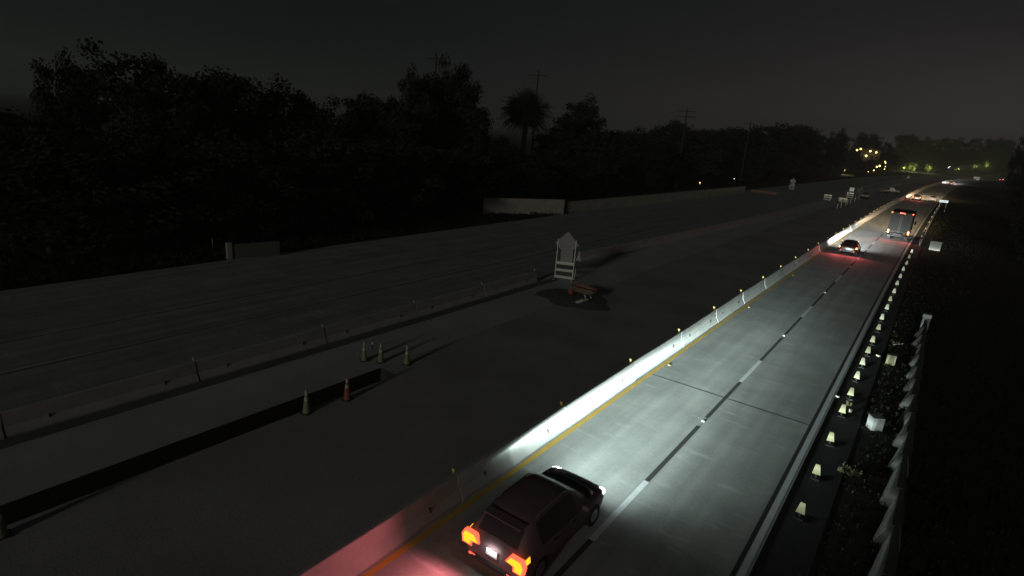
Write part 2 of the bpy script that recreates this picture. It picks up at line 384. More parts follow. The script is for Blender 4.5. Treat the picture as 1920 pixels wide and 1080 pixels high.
while Y < 560:
    x = -9.72+off(Y); rz = -math.atan(doff(Y))+jr.uniform(-.006, .006)
    if k == 0: lb = 'red-lit concrete barrier segment beside the near car\'s tail lamps at the bottom edge'
    else: lb = f'pale concrete barrier, {ORD[k+1]} of the lit row counted from the bottom edge'
    rail(x+jr.uniform(-.02, .02), Y, rz, lb, 'concrete barriers along the lit lanes', RM, 2 if k in (0,) else (1 if k < 16 else 0))
    Y += 6.096; k += 1
rail(-9.72, 2.3, 0, 'red-lit concrete barrier cut by the bottom edge, nearest of the lit row', 'concrete barriers along the lit lanes', RM, 1)
# dark left row up to the ladder-like sign
Y = 6.9-12.2; k = 0
while Y < 37:
    rail(-22.65+jr.uniform(-.02, .02), Y, jr.uniform(-.006, .006), f'dim grey concrete barrier, {ORD[k+1]} of the dark row counted from the left edge', 'dim concrete barriers left of the trench', RMO, 1)
    Y += 6.12; k += 1
pl = [(-24.2, 43.6), (-23.6, 50), (-22.2, 73), (-20.95, 98), (-20.4, 121), (-19.8, 142)]
def along(pl, d):
    for a, b_ in zip(pl, pl[1:]):
        a, b_ = Vector(a), Vector(b_); L = (b_-a).length
        if d <= L: return a+(b_-a)*d/L, math.atan2(-(b_-a).x, (b_-a).y)
        d -= L
    return None
d = 3.0; k = 0
while along(pl, d):
    p, rz = along(pl, d)
    rail(p.x, p.y, rz, f'dim concrete barrier, {ORD[k+1]} past the ladder sign towards the striped barricade', 'dim concrete barriers past the ladder sign', RMO, 0)
    d += 6.12; k += 1
pl = [(-22.3, 166), (-21.9, 197), (-20.6, 275), (-16.0, 364), (-8, 440)]; d = 0; k = 0
while along(pl, d):
    p, rz = along(pl, d)
    rail(p.x, p.y, rz, f'small far dim concrete barrier behind the work vehicles, {ORD[k+1]} from the left', 'far dim concrete barriers', RMO, 0, False)
    d += 6.12; k += 1

# ------------------------------------------------------------------ cars
def spline(tab, y):
    for i in range(len(tab)-1):
        if tab[i][0] <= y <= tab[i+1][0]: break
    a, b_ = tab[i], tab[i+1]; p = tab[max(i-1, 0)]; n = tab[min(i+2, len(tab)-1)]
    h = b_[0]-a[0]; t = (y-a[0])/h; o = []
    for k in range(1, len(a)):
        ma = (b_[k]-p[k])/(b_[0]-p[0]) if i > 0 else (b_[k]-a[k])/h
        mb = (n[k]-a[k])/(n[0]-a[0]) if i+2 < len(tab) else (b_[k]-a[k])/h
        o.append((2*t**3-3*t*t+1)*a[k]+(t**3-2*t*t+t)*h*ma+(-2*t**3+3*t*t)*b_[k]+(t**3-t*t)*h*mb)
    return o
SUV = [(0, .66, .42, .66, .58, .74), (.05, .84, .30, .84, .68, .90), (.16, .90, .25, .97, .71, 1.06), (.38, .92, .23, 1.00, .69, 1.36), (.62, .93, .22, 1.01, .66, 1.53),
       (1.0, .94, .22, 1.0, .65, 1.60), (1.8, .945, .22, .98, .65, 1.62), (2.45, .945, .22, .97, .64, 1.57), (2.85, .94, .22, .96, .66, 1.38), (3.3, .93, .22, .95, .76, 1.06),
       (3.75, .92, .22, .92, .78, .99), (4.15, .89, .25, .86, .75, .91), (4.38, .80, .32, .72, .66, .77), (4.5, .62, .42, .60, .52, .64)]
SED = [(0, .64, .40, .72, .58, .80), (.06, .82, .30, .88, .70, .95), (.20, .88, .24, .94, .74, 1.01), (.65, .91, .22, .96, .74, 1.05), (.95, .92, .22, .96, .70, 1.13), (1.5, .92, .22, .95, .62, 1.40),
       (2.0, .92, .22, .94, .61, 1.45), (2.6, .92, .22, .93, .62, 1.42), (3.0, .92, .22, .92, .66, 1.24), (3.5, .91, .22, .90, .76, .97), (4.0, .89, .22, .84, .76, .90), (4.4, .84, .26, .76, .72, .80), (4.62, .74, .34, .66, .62, .69), (4.7, .58, .42, .58, .5, .61)]
NS = 9
def section(v):
    wd, zb, zl, wr, zr = v
    return [(wd*.86, zb), (wd*.97, zb+.10), (wd, zb+(zl-zb)*.45), (wd*.995, zb+(zl-zb)*.8), (wd*.965, zl), (wd*.965+(wr-wd*.965)*.5, zl+(zr-zl)*.5), (wr, zr-.05), (wr*.86, zr-.008), (wr*.45, zr+.012), (0, zr+.018)]
def make_car(name, label, loc, rz, tab, paint, tailm, opts):
    root = thing(name, label, 'car', loc, rz)
    L = tab[-1][0]; n = 46
    ys = [L*(.5-.5*math.cos(math.pi*i/n)) for i in range(n+1)]
    rings = []
    for y in ys:
        h = section(spline(tab, y)); rings.append([Vector((x, y, z)) for x, z in h]+[Vector((-x, y, z)) for x, z in h[-2::-1]])
    m = len(rings[0]); b = MB(); fs = []
    for j in range(n):
        for i in range(m-1): a = j*m+i; fs.append((a, a+m, a+m+1, a+1))
    fs += [tuple(range(m)), tuple(range((n+1)*m-1, n*m-1, -1))]
    b.add([v for r_ in rings for v in r_], fs)
    b.build('body', paint, root, smooth=True)
    def patch(nm, mt, y0, y1, i0, i1, lift=.008, parent=root, sides=(0, 1)):
        o = None
        for sd in sides:
            pb = MB(); vs = []; f2 = []; js = [j for j in range(n+1) if y0-1e-6 <= ys[j] <= y1+1e-6]
            ii = list(range(i0, i1+1)) if sd == 0 else list(range(m-1-i1, m-i0))
            for j in js:
                for i in ii:
                    v = rings[j][i]; a = rings[min(j+1, n)][i]-rings[max(j-1, 0)][i]; c = rings[j][min(i+1, m-1)]-rings[j][max(i-1, 0)]
                    nn = a.cross(c); nn = nn.normalized() if nn.length > 1e-9 else Vector((0, 0, 1))
                    if nn.dot(v-Vector((0, y*0+L/2, .6))) < 0: nn = -nn
                    vs.append(v+nn*lift)
            w_ = len(ii)
            for j in range(len(js)-1):
                for i in range(w_-1): a = j*w_+i; f2.append((a, a+w_, a+w_+1, a+1))
            pb.add(vs, f2); o = pb.build(nm, mt, parent, smooth=True)
            if i0 <= 9 <= i1 and i1 >= 9 and len(sides) == 1: break
        return o
    suv = tab is SUV; gl = opts.get('glass', M['glass'])
    ry0, ry1 = (.17, .60) if suv else (.95, 1.55)
    wy0, wy1 = (2.55, 3.28) if suv else (2.75, 3.5)
    patch('rear_window', gl, ry0, ry1, 7, 11, sides=(0,)); patch('windscreen', gl, wy0, wy1, 7, 11, sides=(0,))
    patch('side_window', gl, ry1+.2, wy0+.1, 4, 6)
    tl = patch('tail_lamp', tailm, 0.03, .34 if suv else .22, 3, 4, .014)
    patch('headlamp', M['head'], L-.46, L-.06, 3, 5 if suv else 4, .014)
    # plate, lamps, bumper, handles, mirrors, wheels
    MB().box((0, -.02, .80 if suv else .72), (.34, .02, .17), rx=-.05).build('number_plate', M['plate'], root)
    MB().box((0, .02, .42), (1.30, .14, .16), bev=.04).build('rear_bumper', M['plastic'], root)
    for s in (-1, 1):
        MB().box((s*.60, -.03, .46), (.20, .02, .05)).build('bumper_reflector', M['tailred'] if opts.get('dim') is None else M['plastic'], root)  # reflector glows by itself in place of reflected lamp light
        mo = MB().box((s*(.93+.08), wy1-.45, 1.02), (.20, .09, .14), bev=.03).build('door_mirror', paint, root)
        for yy in (1.45, 2.35): MB().box((s*.945, yy, .86), (.025, .17, .03)).build('door_handle', M['plastic'], root)
        for yy in (.82, L-.92):
            wh = MB().cyl((s*.70, yy, .335), (s*.945, yy, .335), .335, n=24).build('tyre', M['tyre'], root)
            MB().cyl((s*.93, yy, .335), (s*.955, yy, .335), .215, .19, n=16).build('rim', M['rim'], wh)
    if suv:
        for s in (-1, 1): MB().tube([(s*.60, .95, 1.60), (s*.60, 1.1, 1.66), (s*.60, 2.2, 1.665), (s*.60, 2.4, 1.60)], .018, 6).build('roof_rail', M['steel'], root)
        MB().box((0, .44, 1.56), (1.15, .30, .035), rx=.02, bev=.012).build('roof_spoiler', paint, root)
    # lights
    p = opts.get('head'); 
    if p:
        for s in (-1, 1): lamp(p, 'headlamp_beam', root, (s*.66, L+.06, .66), 'Y')
    p = opts.get('tail')
    if p:
        for s in (-1, 1):
            lo = lamp(p, 'tail_lamp_light', root, (s*.90, -.20, .86)); lo.rotation_euler = (-math.pi/2, 0, 0)
    return root
HL1 = headlamp_data('cool_headlamp', (.80, 1.0, .95), 165000)
HL2 = headlamp_data('white_headlamp', (.97, .99, .95), 190000)
HL4 = headlamp_data('distant_headlamp', (.97, .99, .95), 260000)
HL3 = headlamp_data('warm_headlamp', (1.0, .74, .42), 150000)
TL1 = backspot('near_tail_light', (1.0, .22, .26), 190, 178); TL1.spot_blend = 1.0
TL2 = backspot('tail_light', (1.0, .13, .15), 110)
near = make_car('dark_car', 'dark maroon car with glowing yellow tail lamps at the bottom edge beside the barrier', (-6.85, 9.62, 0), 0, SUV, M['paint_maroon'], M['tail'], dict(head=HL1, tail=TL1, glass=M['glass_dull']))
# near car's own details: plate lamp, bright strip standing in for light reflected on the hood, dark lower notch in the tail lamps
pb = MB(); vs = []
for i in range(13):
    x = -.80+1.6*i/12; yy = 3.72-.55*(x/.9)**2*.35; vs += [(x, yy, .985-.02*abs(x)), (x, yy+.10, 1.02-.02*abs(x))]
pb.add(vs, [(2*i, 2*i+1, 2*i+3, 2*i+2) for i in range(12)]); pb.build('bonnet_highlight', M['highlight'], near)
MB().tube([(-.35, 3.45, 1.04), (.25, 3.58, 1.035)], .012, 6).build('wiper', M['plastic'], near)
for s in (-1, 1):
    MB().prism([(s*a, z) for a, z in ((.41, .83), (.55, 1.045), (.90, 1.045), (.985, .88), (.95, .655), (.65, .655), (.65, .80))], -.02, .10, 'xz').build('tail_lamp_halo', M['tailred'], near)  # glowing red rim added as a halo round the lens
    MB().prism([(s*a, z) for a, z in ((.46, .84), (.58, 1.0), (.86, 1.0), (.93, .88), (.90, .70), (.70, .70), (.70, .82))], -.035, .12, 'xz').build('tail_lamp_lens', M['tail'], near)
for s in (-1, 1):
    b = MB(); b.lathe([(.115, -.05), (.105, 0), (.07, .035), (.02, .05)], 16); o = b.build('headlamp_lens', M['head'], near, (s*.80, 4.24, .80), smooth=True); o.rotation_euler = (-.5, s*.35, 0)
pl_ = bpy.data.lights.new('plate_lamp_light', 'AREA'); pl_.energy = 1.6; pl_.size = .3; pl_.size_y = .03; pl_.shape = 'RECTANGLE'
o = lamp(pl_, 'plate_lamp_light', near, (0, -.09, .94)); o.rotation_euler = (R(35), 0, 0)
make_car('dark_red_sedan', 'dark red sedan with lit tail lamps hugging the bright barrier in the left lane', (-6.95+off(74), 73.2, 0), 0, SED, M['paint_red'], M['brake'], dict(head=HL2, tail=TL2))
make_car('amber_lit_car', 'far car with orange tail lamps close to the barrier ahead of the truck', (-6.9+off(195), 194, 0), -math.atan(doff(195)), SED, M['paint_silver'], M['brake'], dict(head=HL3, tail=TL2))
make_car('white_far_car', 'far pale car in the right lane beside the orange-lit car', (-3.3+off(196), 196, 0), -math.atan(doff(196)), SUV, M['paint_white'], M['tailred'], dict(head=HL3, tail=None))
make_car('distant_car', 'tiny car with red and white lamps where the lanes start to bend', (-5.9+off(362), 362, 0), -math.atan(doff(362)), SED, M['paint_silver'], M['brake'], dict(head=HL4, tail=TL2))
make_car('vanishing_car', 'farthest tiny car, three red lights in the bend at the right', (-5.0+off(590), 590, 0), -math.atan(doff(590)), SUV, M['paint_dark'], emi('far_tail_lamp', (1.0, .12, .07), 60.0), dict(head=None, tail=TL2))

# box truck in the right lane
tk = thing('box_truck', 'box truck with pale rear doors and red marker lamps in the right lane', 'truck', (-3.62+off(93), 94.0, 0), -math.atan(doff(93)))
MB().box((0, 3.1, 2.42), (2.55, 6.2, 2.75), bev=.04).build('cargo_box', mat('truck_box', (.12, .115, .115), .6, .08, 3), tk)
MB().box((0, 3.1, 3.81), (2.50, 6.15, .03)).build('roof_panel', mat('truck_roof', (.03, .028, .028), .8, .1, 3), tk)
for s in (-1, 1):
    MB().box((s*.625, -.015, 2.42), (1.20, .03, 2.55)).build('rear_door', mat('truck_door', (.062, .057, .057), .5, .08, 2), tk)
    MB().box((s*.10, -.04, 2.2), (.03, .03, 2.3)).build('lock_rod', M['steel'], tk)
    MB().box((s*1.16, -.03, 1.15), (.14, .05, .42)).build('tail_lamp', M['brake'], tk)
    MB().box((s*1.45, 7.2, 2.0), (.22, .12, .50), bev=.03).build('door_mirror', M['plastic'], tk)
    for yy in (1.3, 6.9):
        wh = MB().cyl((s*.80, yy, .48), (s*1.18, yy, .48), .48, n=20).build('tyre', M['tyre'], tk); MB().cyl((s*1.17, yy, .48), (s*1.19, yy, .48), .26, n=12).build('rim', M['rim'], wh)
for x in (-1.2, -.22, 0, .22, 1.2): MB().box((x, -.05, 3.72), (.12, .05, .07)).build('marker_lamp', M['marker'], tk)
MB().box((0, -.20, .62), (2.4, .10, .12), bev=.02).build('rear_bumper', M['plastic'], tk)
MB().box((0, -.16, .92), (2.45, .30, .08), bev=.02).build('tail_lift', mat('dull_steel_lift', (.10, .095, .10), .6, .2, 6), tk)
MB().box((0, 3.6, .80), (.9, 6.8, .28)).build('chassis', M['plastic'], tk)
MB().box((0, 7.25, 1.55), (2.2, 1.9, 1.9), bev=.12).build('cab', M['paint_white'], tk)
MB().box((0, 8.22, 1.95), (1.9, .03, .8)).build('windscreen', M['glass'], tk)
MB().box((1.30, 5.6, 1.05), (.06, .9, .5)).build('side_box', M['paint_white'], tk)
for s in (-1, 1): lamp(HL3, 'headlamp_beam', tk, (s*.8, 8.32, .8), 'Y')
tl = backspot('truck_tail_light', (1, .14, .12), 130)
for s in (-1, 1):
    o = lamp(tl, 'tail_lamp_light', tk, (s*1.16, -.35, 1.15)); o.rotation_euler = (-math.pi/2, 0, 0)

# ------------------------------------------------------------------ road studs and right-hand markers
st = MB().prism([(-.06, 0), (-.035, .02), (.035, .02), (.06, 0)], -.05, .05, 'yz').mesh('road_stud', M['reflw'])
sty = MB().prism([(-.06, 0), (-.035, .02), (.035, .02), (.06, 0)], -.05, .05, 'yz').mesh('road_stud_amber', M['refl'])
for k in range(0, 12):
    y = 22.05+14.63*k
    tag(inst(st, 'road_stud', None, (-5.64+off(y), y-.1, .0045)), f'small white road stud, {ORD[k+1]} up the lane line from the near car', 'road stud', 'white road studs')
for k in range(0, 7):
    y = 26.6+14.63*k
    tag(inst(sty, 'amber_road_stud', None, (-8.95+off(y), y, .0045)), f'small amber road stud beside the yellow line, {ORD[k+1]} from the near car', 'road stud', 'amber road studs')

mk_base = MB().box((0, 0, .025), (.34, .34, .05), bev=.01).mesh('marker_base', M['rubber'])
mk_stem = MB().box((0, .03, .13), (.07, .05, .18)).mesh('marker_stem', M['rubber'])
mk_pan = MB().prism([(-.165, .20), (.165, .20), (.085, .66), (-.085, .66)], -.012, .012, 'xz').mesh('marker_panel', M['cream'])
ymk = [18.2, 21.0, 24.0, 27.2, 29.6, 32.2, 34.7, 37.1, 39.6, 42.9, 45.9, 49.4, 52.6, 56.1, 60, 64, 68.5, 73, 78, 83]
for k, y in enumerate(ymk):
    t = thing('shoulder_marker', f'cream tapered reflective marker, {ORD[k+1]} along the dark shoulder from the bottom', 'marker', (-1.27+off(y)+random.uniform(-.02, .02), y-.25, -.03), random.uniform(-.25, .25), 'cream markers along the shoulder'); t.rotation_euler[1] = random.uniform(-.05, .05); t.rotation_euler[0] = random.uniform(-.06, .06)
    t.scale = (.8, .8, .84); inst(mk_base, 'base', t); inst(mk_stem, 'stem', t); inst(mk_pan, 'panel', t)

# serrated row of grey interlocking barrier modules on the verge
teeth = [11.0, 13.3, 15.8, 18.3, 20.7, 23.3, 25.6, 27.8, 30.1, 32.4, 34.6, 36.9, 39.2, 41.4, 43.6]
def module(L):
    b = MB(); rows = []
    for f, wl in ((0, .30), (.06, .33), (.5, .20), (1, .07)):
        rows.append([(-wl-.12, f*L, 0), (-wl-.12, f*L, .10), (-wl*.75, f*L, .55), (-.03-wl*.3, f*L, .78), (.06, f*L, .80), (.12, f*L, .60), (.22, f*L, .1), (.22, f*L, 0)])
    n = 8; vs = [v for r_ in rows for v in r_]; fs = []
    for j in range(3):
        for i in range(n-1): a = j*n+i; fs.append((a, a+1, a+n+1, a+n))
    fs += [tuple(range(n)), tuple(range(4*n-1, 3*n-1, -1))]
    return b.add(vs, fs)
for k, y in enumerate(teeth):
    L = (teeth[k+1] if k+1 < len(teeth) else y+2.2)-y-.03
    o = module(L).build('barrier_module', M['lag'], None, (1.12+random.uniform(-.02, .02), y, -.05), random.uniform(-.015, .015))
    tag(o, f'weathered grey barrier module, {ORD[k+1]} of the serrated row from the bottom edge', 'barrier', 'serrated grey barrier row on the verge')
t = thing('barrier_end_cap', 'pale grey box-shaped end piece at the far end of the serrated row', 'end cap', (1.15, 46.2, -.05))
MB().box((0, 0, .42), (.44, .5, .84), bev=.03).build('cap_body', M['lag2'], t); MB().box((0, -.04, .97), (.50, .5, .24), bev=.03).build('cap_top', mat('cap_top', (.42, .42, .44), .6, .1, 5), t)

# metal guardrail farther along the shoulder
gr = thing('guardrail', 'long steel guardrail on the right shoulder beside the truck', 'guardrail', (0, 0, 0))
bb = MB()
wprof = [(0, .42), (.06, .47), (.06, .53), (0, .58), (0, .61), (.06, .66), (.06, .72), (0, .77)]
vs = []; ys = [92+4*i for i in range(26)]
for y in ys: vs += [(-.95+off(y)-a, y, z) for a, z in wprof]
fs = [(j*8+i, j*8+i+1, j*8+8+i+1, j*8+8+i) for j in range(len(ys)-1) for i in range(7)]
bb.add(vs, fs); bb.build('beam', M['steel'], gr)
pm = MB().box((0, 0, .38), (.15, .2, .82)).mesh('post', M['wood']); rm_ = MB().box((0, 0, .86), (.12, .03, .14)).mesh('post_reflector', M['reflw'])
for y in ys:
    po = inst(pm, 'post', gr, (-.86+off(y), y, -.03))
    if int(y) % 3 == 0: inst(rm_, 'post_reflector', gr, (-.92+off(y), y-.12, 0))

# boxes and litter on the right verge
t = thing('white_box', 'white open-sided box on the dark verge, the larger of the two', 'box', (-.03, 26.75, -.045), .55)
MB().box((0, 0, .27), (.46, .42, .54), bev=.01).build('box_body', M['card'], t); MB().box((0, 0, .555), (.48, .44, .03), bev=.008).build('lid', M['card'], t)
t = thing('cream_box', 'small cream box on the dark verge up from the white box', 'box', (-.12, 36.4, -.045), .1)
MB().box((0, 0, .26), (.42, .30, .50), bev=.01).build('box_body', M['cream'], t); MB().box((0, 0, .525), (.44, .32, .03)).build('lid', M['card'], t)
t = thing('back_of_sign_board', 'square grey board standing on the verge right of the truck', 'sign board', (1.0, 87.3, -.05), .05)
MB().box((0, 0, .85), (1.15, .03, 1.1)).build('board', mat('grey_board', (.42, .42, .38), .7, .12, 4), t)
for s in (-1, 1): MB().box((s*.4, .06, .7), (.06, .06, 1.4)).build('post', M['wood'], t)
MB().box((.25, -.03, .37), (.5, .02, .08), ry=-.25).build('torn_corner', M['reflw'], t)
# lit message sign
p = PY(1769, 380, 163); t = thing('message_sign', 'small bright bluish-white lit sign standing right of the far lanes', 'sign', (p.x, 163, -.05))
MB().box((0, 0, p.z+.35), (1.75, .12, .62)).build('cabinet', M['plastic'], t); MB().box((0, -.07, p.z+.35), (1.6, .02, .50)).build('lit_face', M['screen'], t)
for s in (-1, 1): MB().cyl((s*.6, .1, 0), (s*.6, .1, p.z+.6), .05).build('post', M['steel'], t)
MB().box((0, -.085, p.z+.35), (1.3, .005, .05)).build('dark_text_bar', M['plastic'], t)
def litter(px, py, label, n, s, mt):
    p = G(px, py, -.04); b = MB(); rr = random.Random(int(px))
    for i in range(n):
        a = rr.uniform(0, 6.3); q = p+Vector((rr.gauss(0, s), rr.gauss(0, s*1.3), 0)); e = rr.uniform(.03, .09); h = rr.uniform(.03, .22)
        v1 = Vector((math.cos(a), math.sin(a), 0))*e; v2 = Vector((-math.sin(a)*.5, math.cos(a)*.5, rr.uniform(.3, 1.2)))*e
        q = q+Vector((0, 0, h)); b.add([q-v1-v2-p, q+v1-v2-p, q+v1*.6+v2-p, q-v1*.5+v2-p], [(0, 1, 2, 3)])
        b.cyl((q-p).xy.to_3d(), q-p, .006, n=4)
    o = b.build('weed_clump', mt, None, p); o['kind'] = 'stuff'; return tag(o, label, 'plant')
litter(1592, 888, 'pale yellowish weed clump on the verge below the white box', 45, .16, M['paleleaf'])
litter(1668, 800, 'pale leafy weed beside the white box', 16, .12, M['paleleaf'])
litter(1590, 760, 'small pale weed tuft between the shoulder markers and the white box', 9, .09, M['paleleaf'])
litter(1675, 645, 'pale weed tuft above the small cream box', 14, .2, M['paleleaf'])
for px, py, lb, sz in ((1594, 773, 'small white paper cup lying near the shoulder markers', (.10, .10, .16)), (1570, 745, 'small pale block lying between road edge and markers', (.14, .10, .08)), (1646, 668, 'small pale scrap lying left of the cream box', (.20, .09, .08)), (1684, 646, 'long pale stick lying above the cream box', (.06, .9, .06))):
    p = G(px, py, -.03); b = MB(); b.box((0, 0, sz[2]/2), sz, rz=-.6, bev=.012); b.box((sz[0]*.3, sz[1]*.3, sz[2]*.6), (sz[0]*.5, sz[1]*.5, sz[2]*.6), rz=.3); tag(b.build('litter_scrap', M['rag'], None, p), lb, 'litter')

# ------------------------------------------------------------------ cones round the trench
def cone(p, label, mt, h=.92, rz=0, lean=0):
    t = thing('traffic_cone', label, 'traffic cone', p, rz, 'tall cones round the trench'); t.rotation_euler[1] = lean
    MB().box((0, 0, .02), (.36, .36, .04), bev=.01).build('base', M['rubber'], t)
    MB().lathe([(.150, .04), (.140, .10), (.030, h-.02), (.022, h)], 20).build('cone_body', mt, t, smooth=False)
    r_ = lambda z: .141+(.030-.141)*(z-.10)/(h-.12)
    for z0, z1 in ((h*.52, h*.66), (h*.74, h*.92)):
        b = MB(); b.lathe([(r_(z0)+.004, z0), (r_(z1)+.004, z1)], 20); b.build('reflective_collar', M['collar'], t)
    return t
for px, py, mt, lb in ((575, 774, 'lime', 'lime traffic cone on the near side of the trench, left of the orange one'), (651, 749, 'orange', 'orange-red traffic cone at the trench, the only red one'),
                       (683, 676, 'lime', 'lime traffic cone, leftmost of the three beyond the trench end'), (714, 679, 'lime', 'lime traffic cone, middle of the three beyond the trench end'),
                       (763, 683, 'lime', 'lime traffic cone, rightmost of the three beyond the trench end'), (3, 1006, 'lime', 'lime traffic cone cut by the left edge beside the trench')):
    p = G(px, py, -.01); cone(p, lb, M[mt], 1.0 if py < 1000 else .95, random.uniform(0, 1.5))
p = G(698, 655, -.008); t = thing('thin_marker_post', 'tiny white-topped marker post behind the three lime cones', 'marker', p)
MB().cyl((0, 0, 0), (0, 0, .30), .02).build('post', M['plastic'], t); MB().box((0, 0, .30), (.06, .02, .10)).build('white_cap', M['reflw'], t)

# ------------------------------------------------------------------ ladder-like portable sign
def ladder_sign(p, rz, label):
    t = thing('portable_sign', label, 'sign', p, rz)
    for s in (-1, 1): MB().box((s*.68, 0, 1.55), (.07, .07, 3.1)).build('post', M['signwhite'], t)
    for z, h in ((.18, .20), (.72, .20), (1.26, .22)): MB().box((0, -.05, z), (1.43, .03, h)).build('rail', M['signwhite'], t)
    c = 2.75; MB().prism([(-.90, c), (0, c-.95), (.90, c), (0, c+.95)], .05, .08, 'xz').build('diamond_panel', M['signgrey'], t)
    MB().box((.06, .045, 2.0), (.92, .02, 1.30)).build('plaque', M['signgrey'], t)
    MB().box((0, .02, 2.55), (1.30, .03, .06)).build('cross_brace', M['signgrey'], t)
    for s in (-1, 1): MB().box((s*.68, 0, .04), (.10, 1.3, .08)).build('foot', M['steel'], t)
    MB().tube([(.80, -.1, .1), (.86, -.1, .6), (.84, -.1, .95)], .03).build('hose_handle', M['signwhite'], t)
    return t
ladder_sign((-21.62, 36.9, -.008), .42, 'tall pale ladder-like sign stand with pointed grey panel at the barrier end')
ladder_sign((-33.8, 179, 0), .2, 'small far grey pointed sign stand near the orange beam').scale = (.85, .85, .85)
# wheelbarrow beside it
wb = thing('wheelbarrow', 'tan wheelbarrow with red wheel on the dark dirt beside the ladder sign', 'wheelbarrow', G(1092, 560, -.01), -.15)
b = MB(); rows = [(-.95, .14, .66, .74), (-.55, .36, .42, .80), (.35, .42, .38, .82), (.95, .26, .60, .84)]
vs = []
for x, hw, z0, z1 in rows: vs += [(x, -hw, z1), (x, -hw*.6, z0), (x, hw*.6, z0), (x, hw, z1)]
fs = [(j*4+i, j*4+i+1, j*4+5+i, j*4+4+i) for j in range(3) for i in range(3)]+[(0, 1, 2, 3), (12, 13, 14, 15)]
b.add(vs, fs); tr = b.build('tray', M['tan'], wb)
MB().tube([(v[0], v[1], v[2]) for v in (vs[0], vs[4], vs[8], vs[12], vs[15], vs[11], vs[7], vs[3], vs[0])], .035, 6).build('rim', M['orange'], tr)
MB().cyl((-1.05, -.06, .22), (-1.05, .06, .22), .22, n=18).build('wheel', M['orange'], wb)
for s in (-1, 1):
    MB().tube([(-1.05, s*.08, .22), (-.4, s*.24, .40), (.7, s*.30, .46), (1.5, s*.30, .62)], .025, 6).build('handle', M['wood'], wb)
    MB().tube([(.35, s*.28, .42), (.6, s*.28, .0)], .025, 6).build('leg', M['steel'], wb)
p = G(1082, 562, -.006); b = MB(); rr = random.Random(8)
vs = [(0, 0, .10)]; n = 22
for k, (ra, h) in enumerate(((.8, .09), (1.5, .04), (2.1, .0))):
    for i in range(n): a = 6.2832*i/n; q = ra*rr.uniform(.8, 1.2); vs.append((q*1.2*math.cos(a), q*math.sin(a), h*rr.uniform(.5, 1.4)))
fs = [(0, 1+i, 1+(i+1) % n) for i in range(n)]+[(1+k*n+i, 1+k*n+n+i, 1+k*n+n+(i+1) % n, 1+k*n+(i+1) % n) for k in range(2) for i in range(n)]
tag(b.add(vs, fs).build('dirt_heap', mat('heap_dirt', (.15, .145, .14), .95, .35, 5, .5, spec=.1), None, p, smooth=True), 'low dark heap of dirt under the wheelbarrow', 'dirt heap')
tag(MB().tube([(0, 0, .08), (.2, .4, .2), (.35, .9, .22)], [.10, .11, .07]).build('sandbag', M['rag'], None, G(1080, 570, 0)), 'small pale sandbag on the dirt in front of the wheelbarrow', 'sandbag')

# ------------------------------------------------------------------ far work zone
def barricade(p, rz, label, sign=False):
    t = thing('barricade', label, 'barricade', p, rz)
    for z in (.45, .95, 1.45): MB().box((0, -.03, z), (1.6, .03, .26)).build('rail', M['signwhite'], t)
    for s in (-1, 1):
        MB().box((s*.62, .03, .8), (.06, .06, 1.6)).build('upright', M['steel'], t); MB().box((s*.62, 0, .04), (.08, 1.2, .08)).build('foot', M['steel'], t)
    if sign:
        MB().box((.15, .03, 2.4), (1.0, .03, .95), ry=.0).build('sign_panel', mat('pale_panel', (.6, .6, .58), .5, .1, 4), t); MB().box((.15, .06, 1.7), (.06, .05, 1.2)).build('sign_post', M['steel'], t)
    return t
barricade(G(1550, 378), .35, 'three-rail white barricade at the end of the dim barrier row')
barricade(G(1592, 373), .35, 'three-rail white barricade carrying a pale square panel above it', True)
t = thing('equipment_trailer', 'pale boxy equipment trailer behind the row of far white tubes', 'trailer', G(1579, 382), .3)
MB().box((0, .8, .85), (1.7, 1.6, .9), bev=.06).build('housing', M['signwhite'], t); MB().box((0, .8, .35), (1.3, 2.2, .1)).build('frame', M['steel'], t)
MB().box((0, -.02, .85), (.2, .03, .7)).build('rear_latch', M['plastic'], t)
for s in (-1, 1): MB().cyl((s*.75, .8, .3), (s*.95, .8, .3), .3, n=16).build('wheel', M['tyre'], t)
tb = MB().lathe([(.05, .04), (.05, 1.05), (.03, 1.08)], 10).mesh('tube', M['reflw']); tbb = MB().lathe([(.20, 0), (.20, .04), (.06, .05)], 12).mesh('tube_base', M['rubber'])
far = [(1569, 392), (1576, 390), (1585, 386), (1588, 384.5), (1594, 382), (1602, 379), (1610, 375), (1613, 368), (1611, 362), (1608, 360), (1615, 357), (1673, 352), (1678, 350), (1684, 349), (1688, 348)]
for k, (px, py) in enumerate(far):
    t = thing('white_tube_marker', f'small white tube marker, {ORD[k+1]} from the left in the far work zone' , 'tube marker', G(px, py), 0, 'white tubes in the far work zone')
    inst(tb, 'tube', t); inst(tbb, 'base', t)
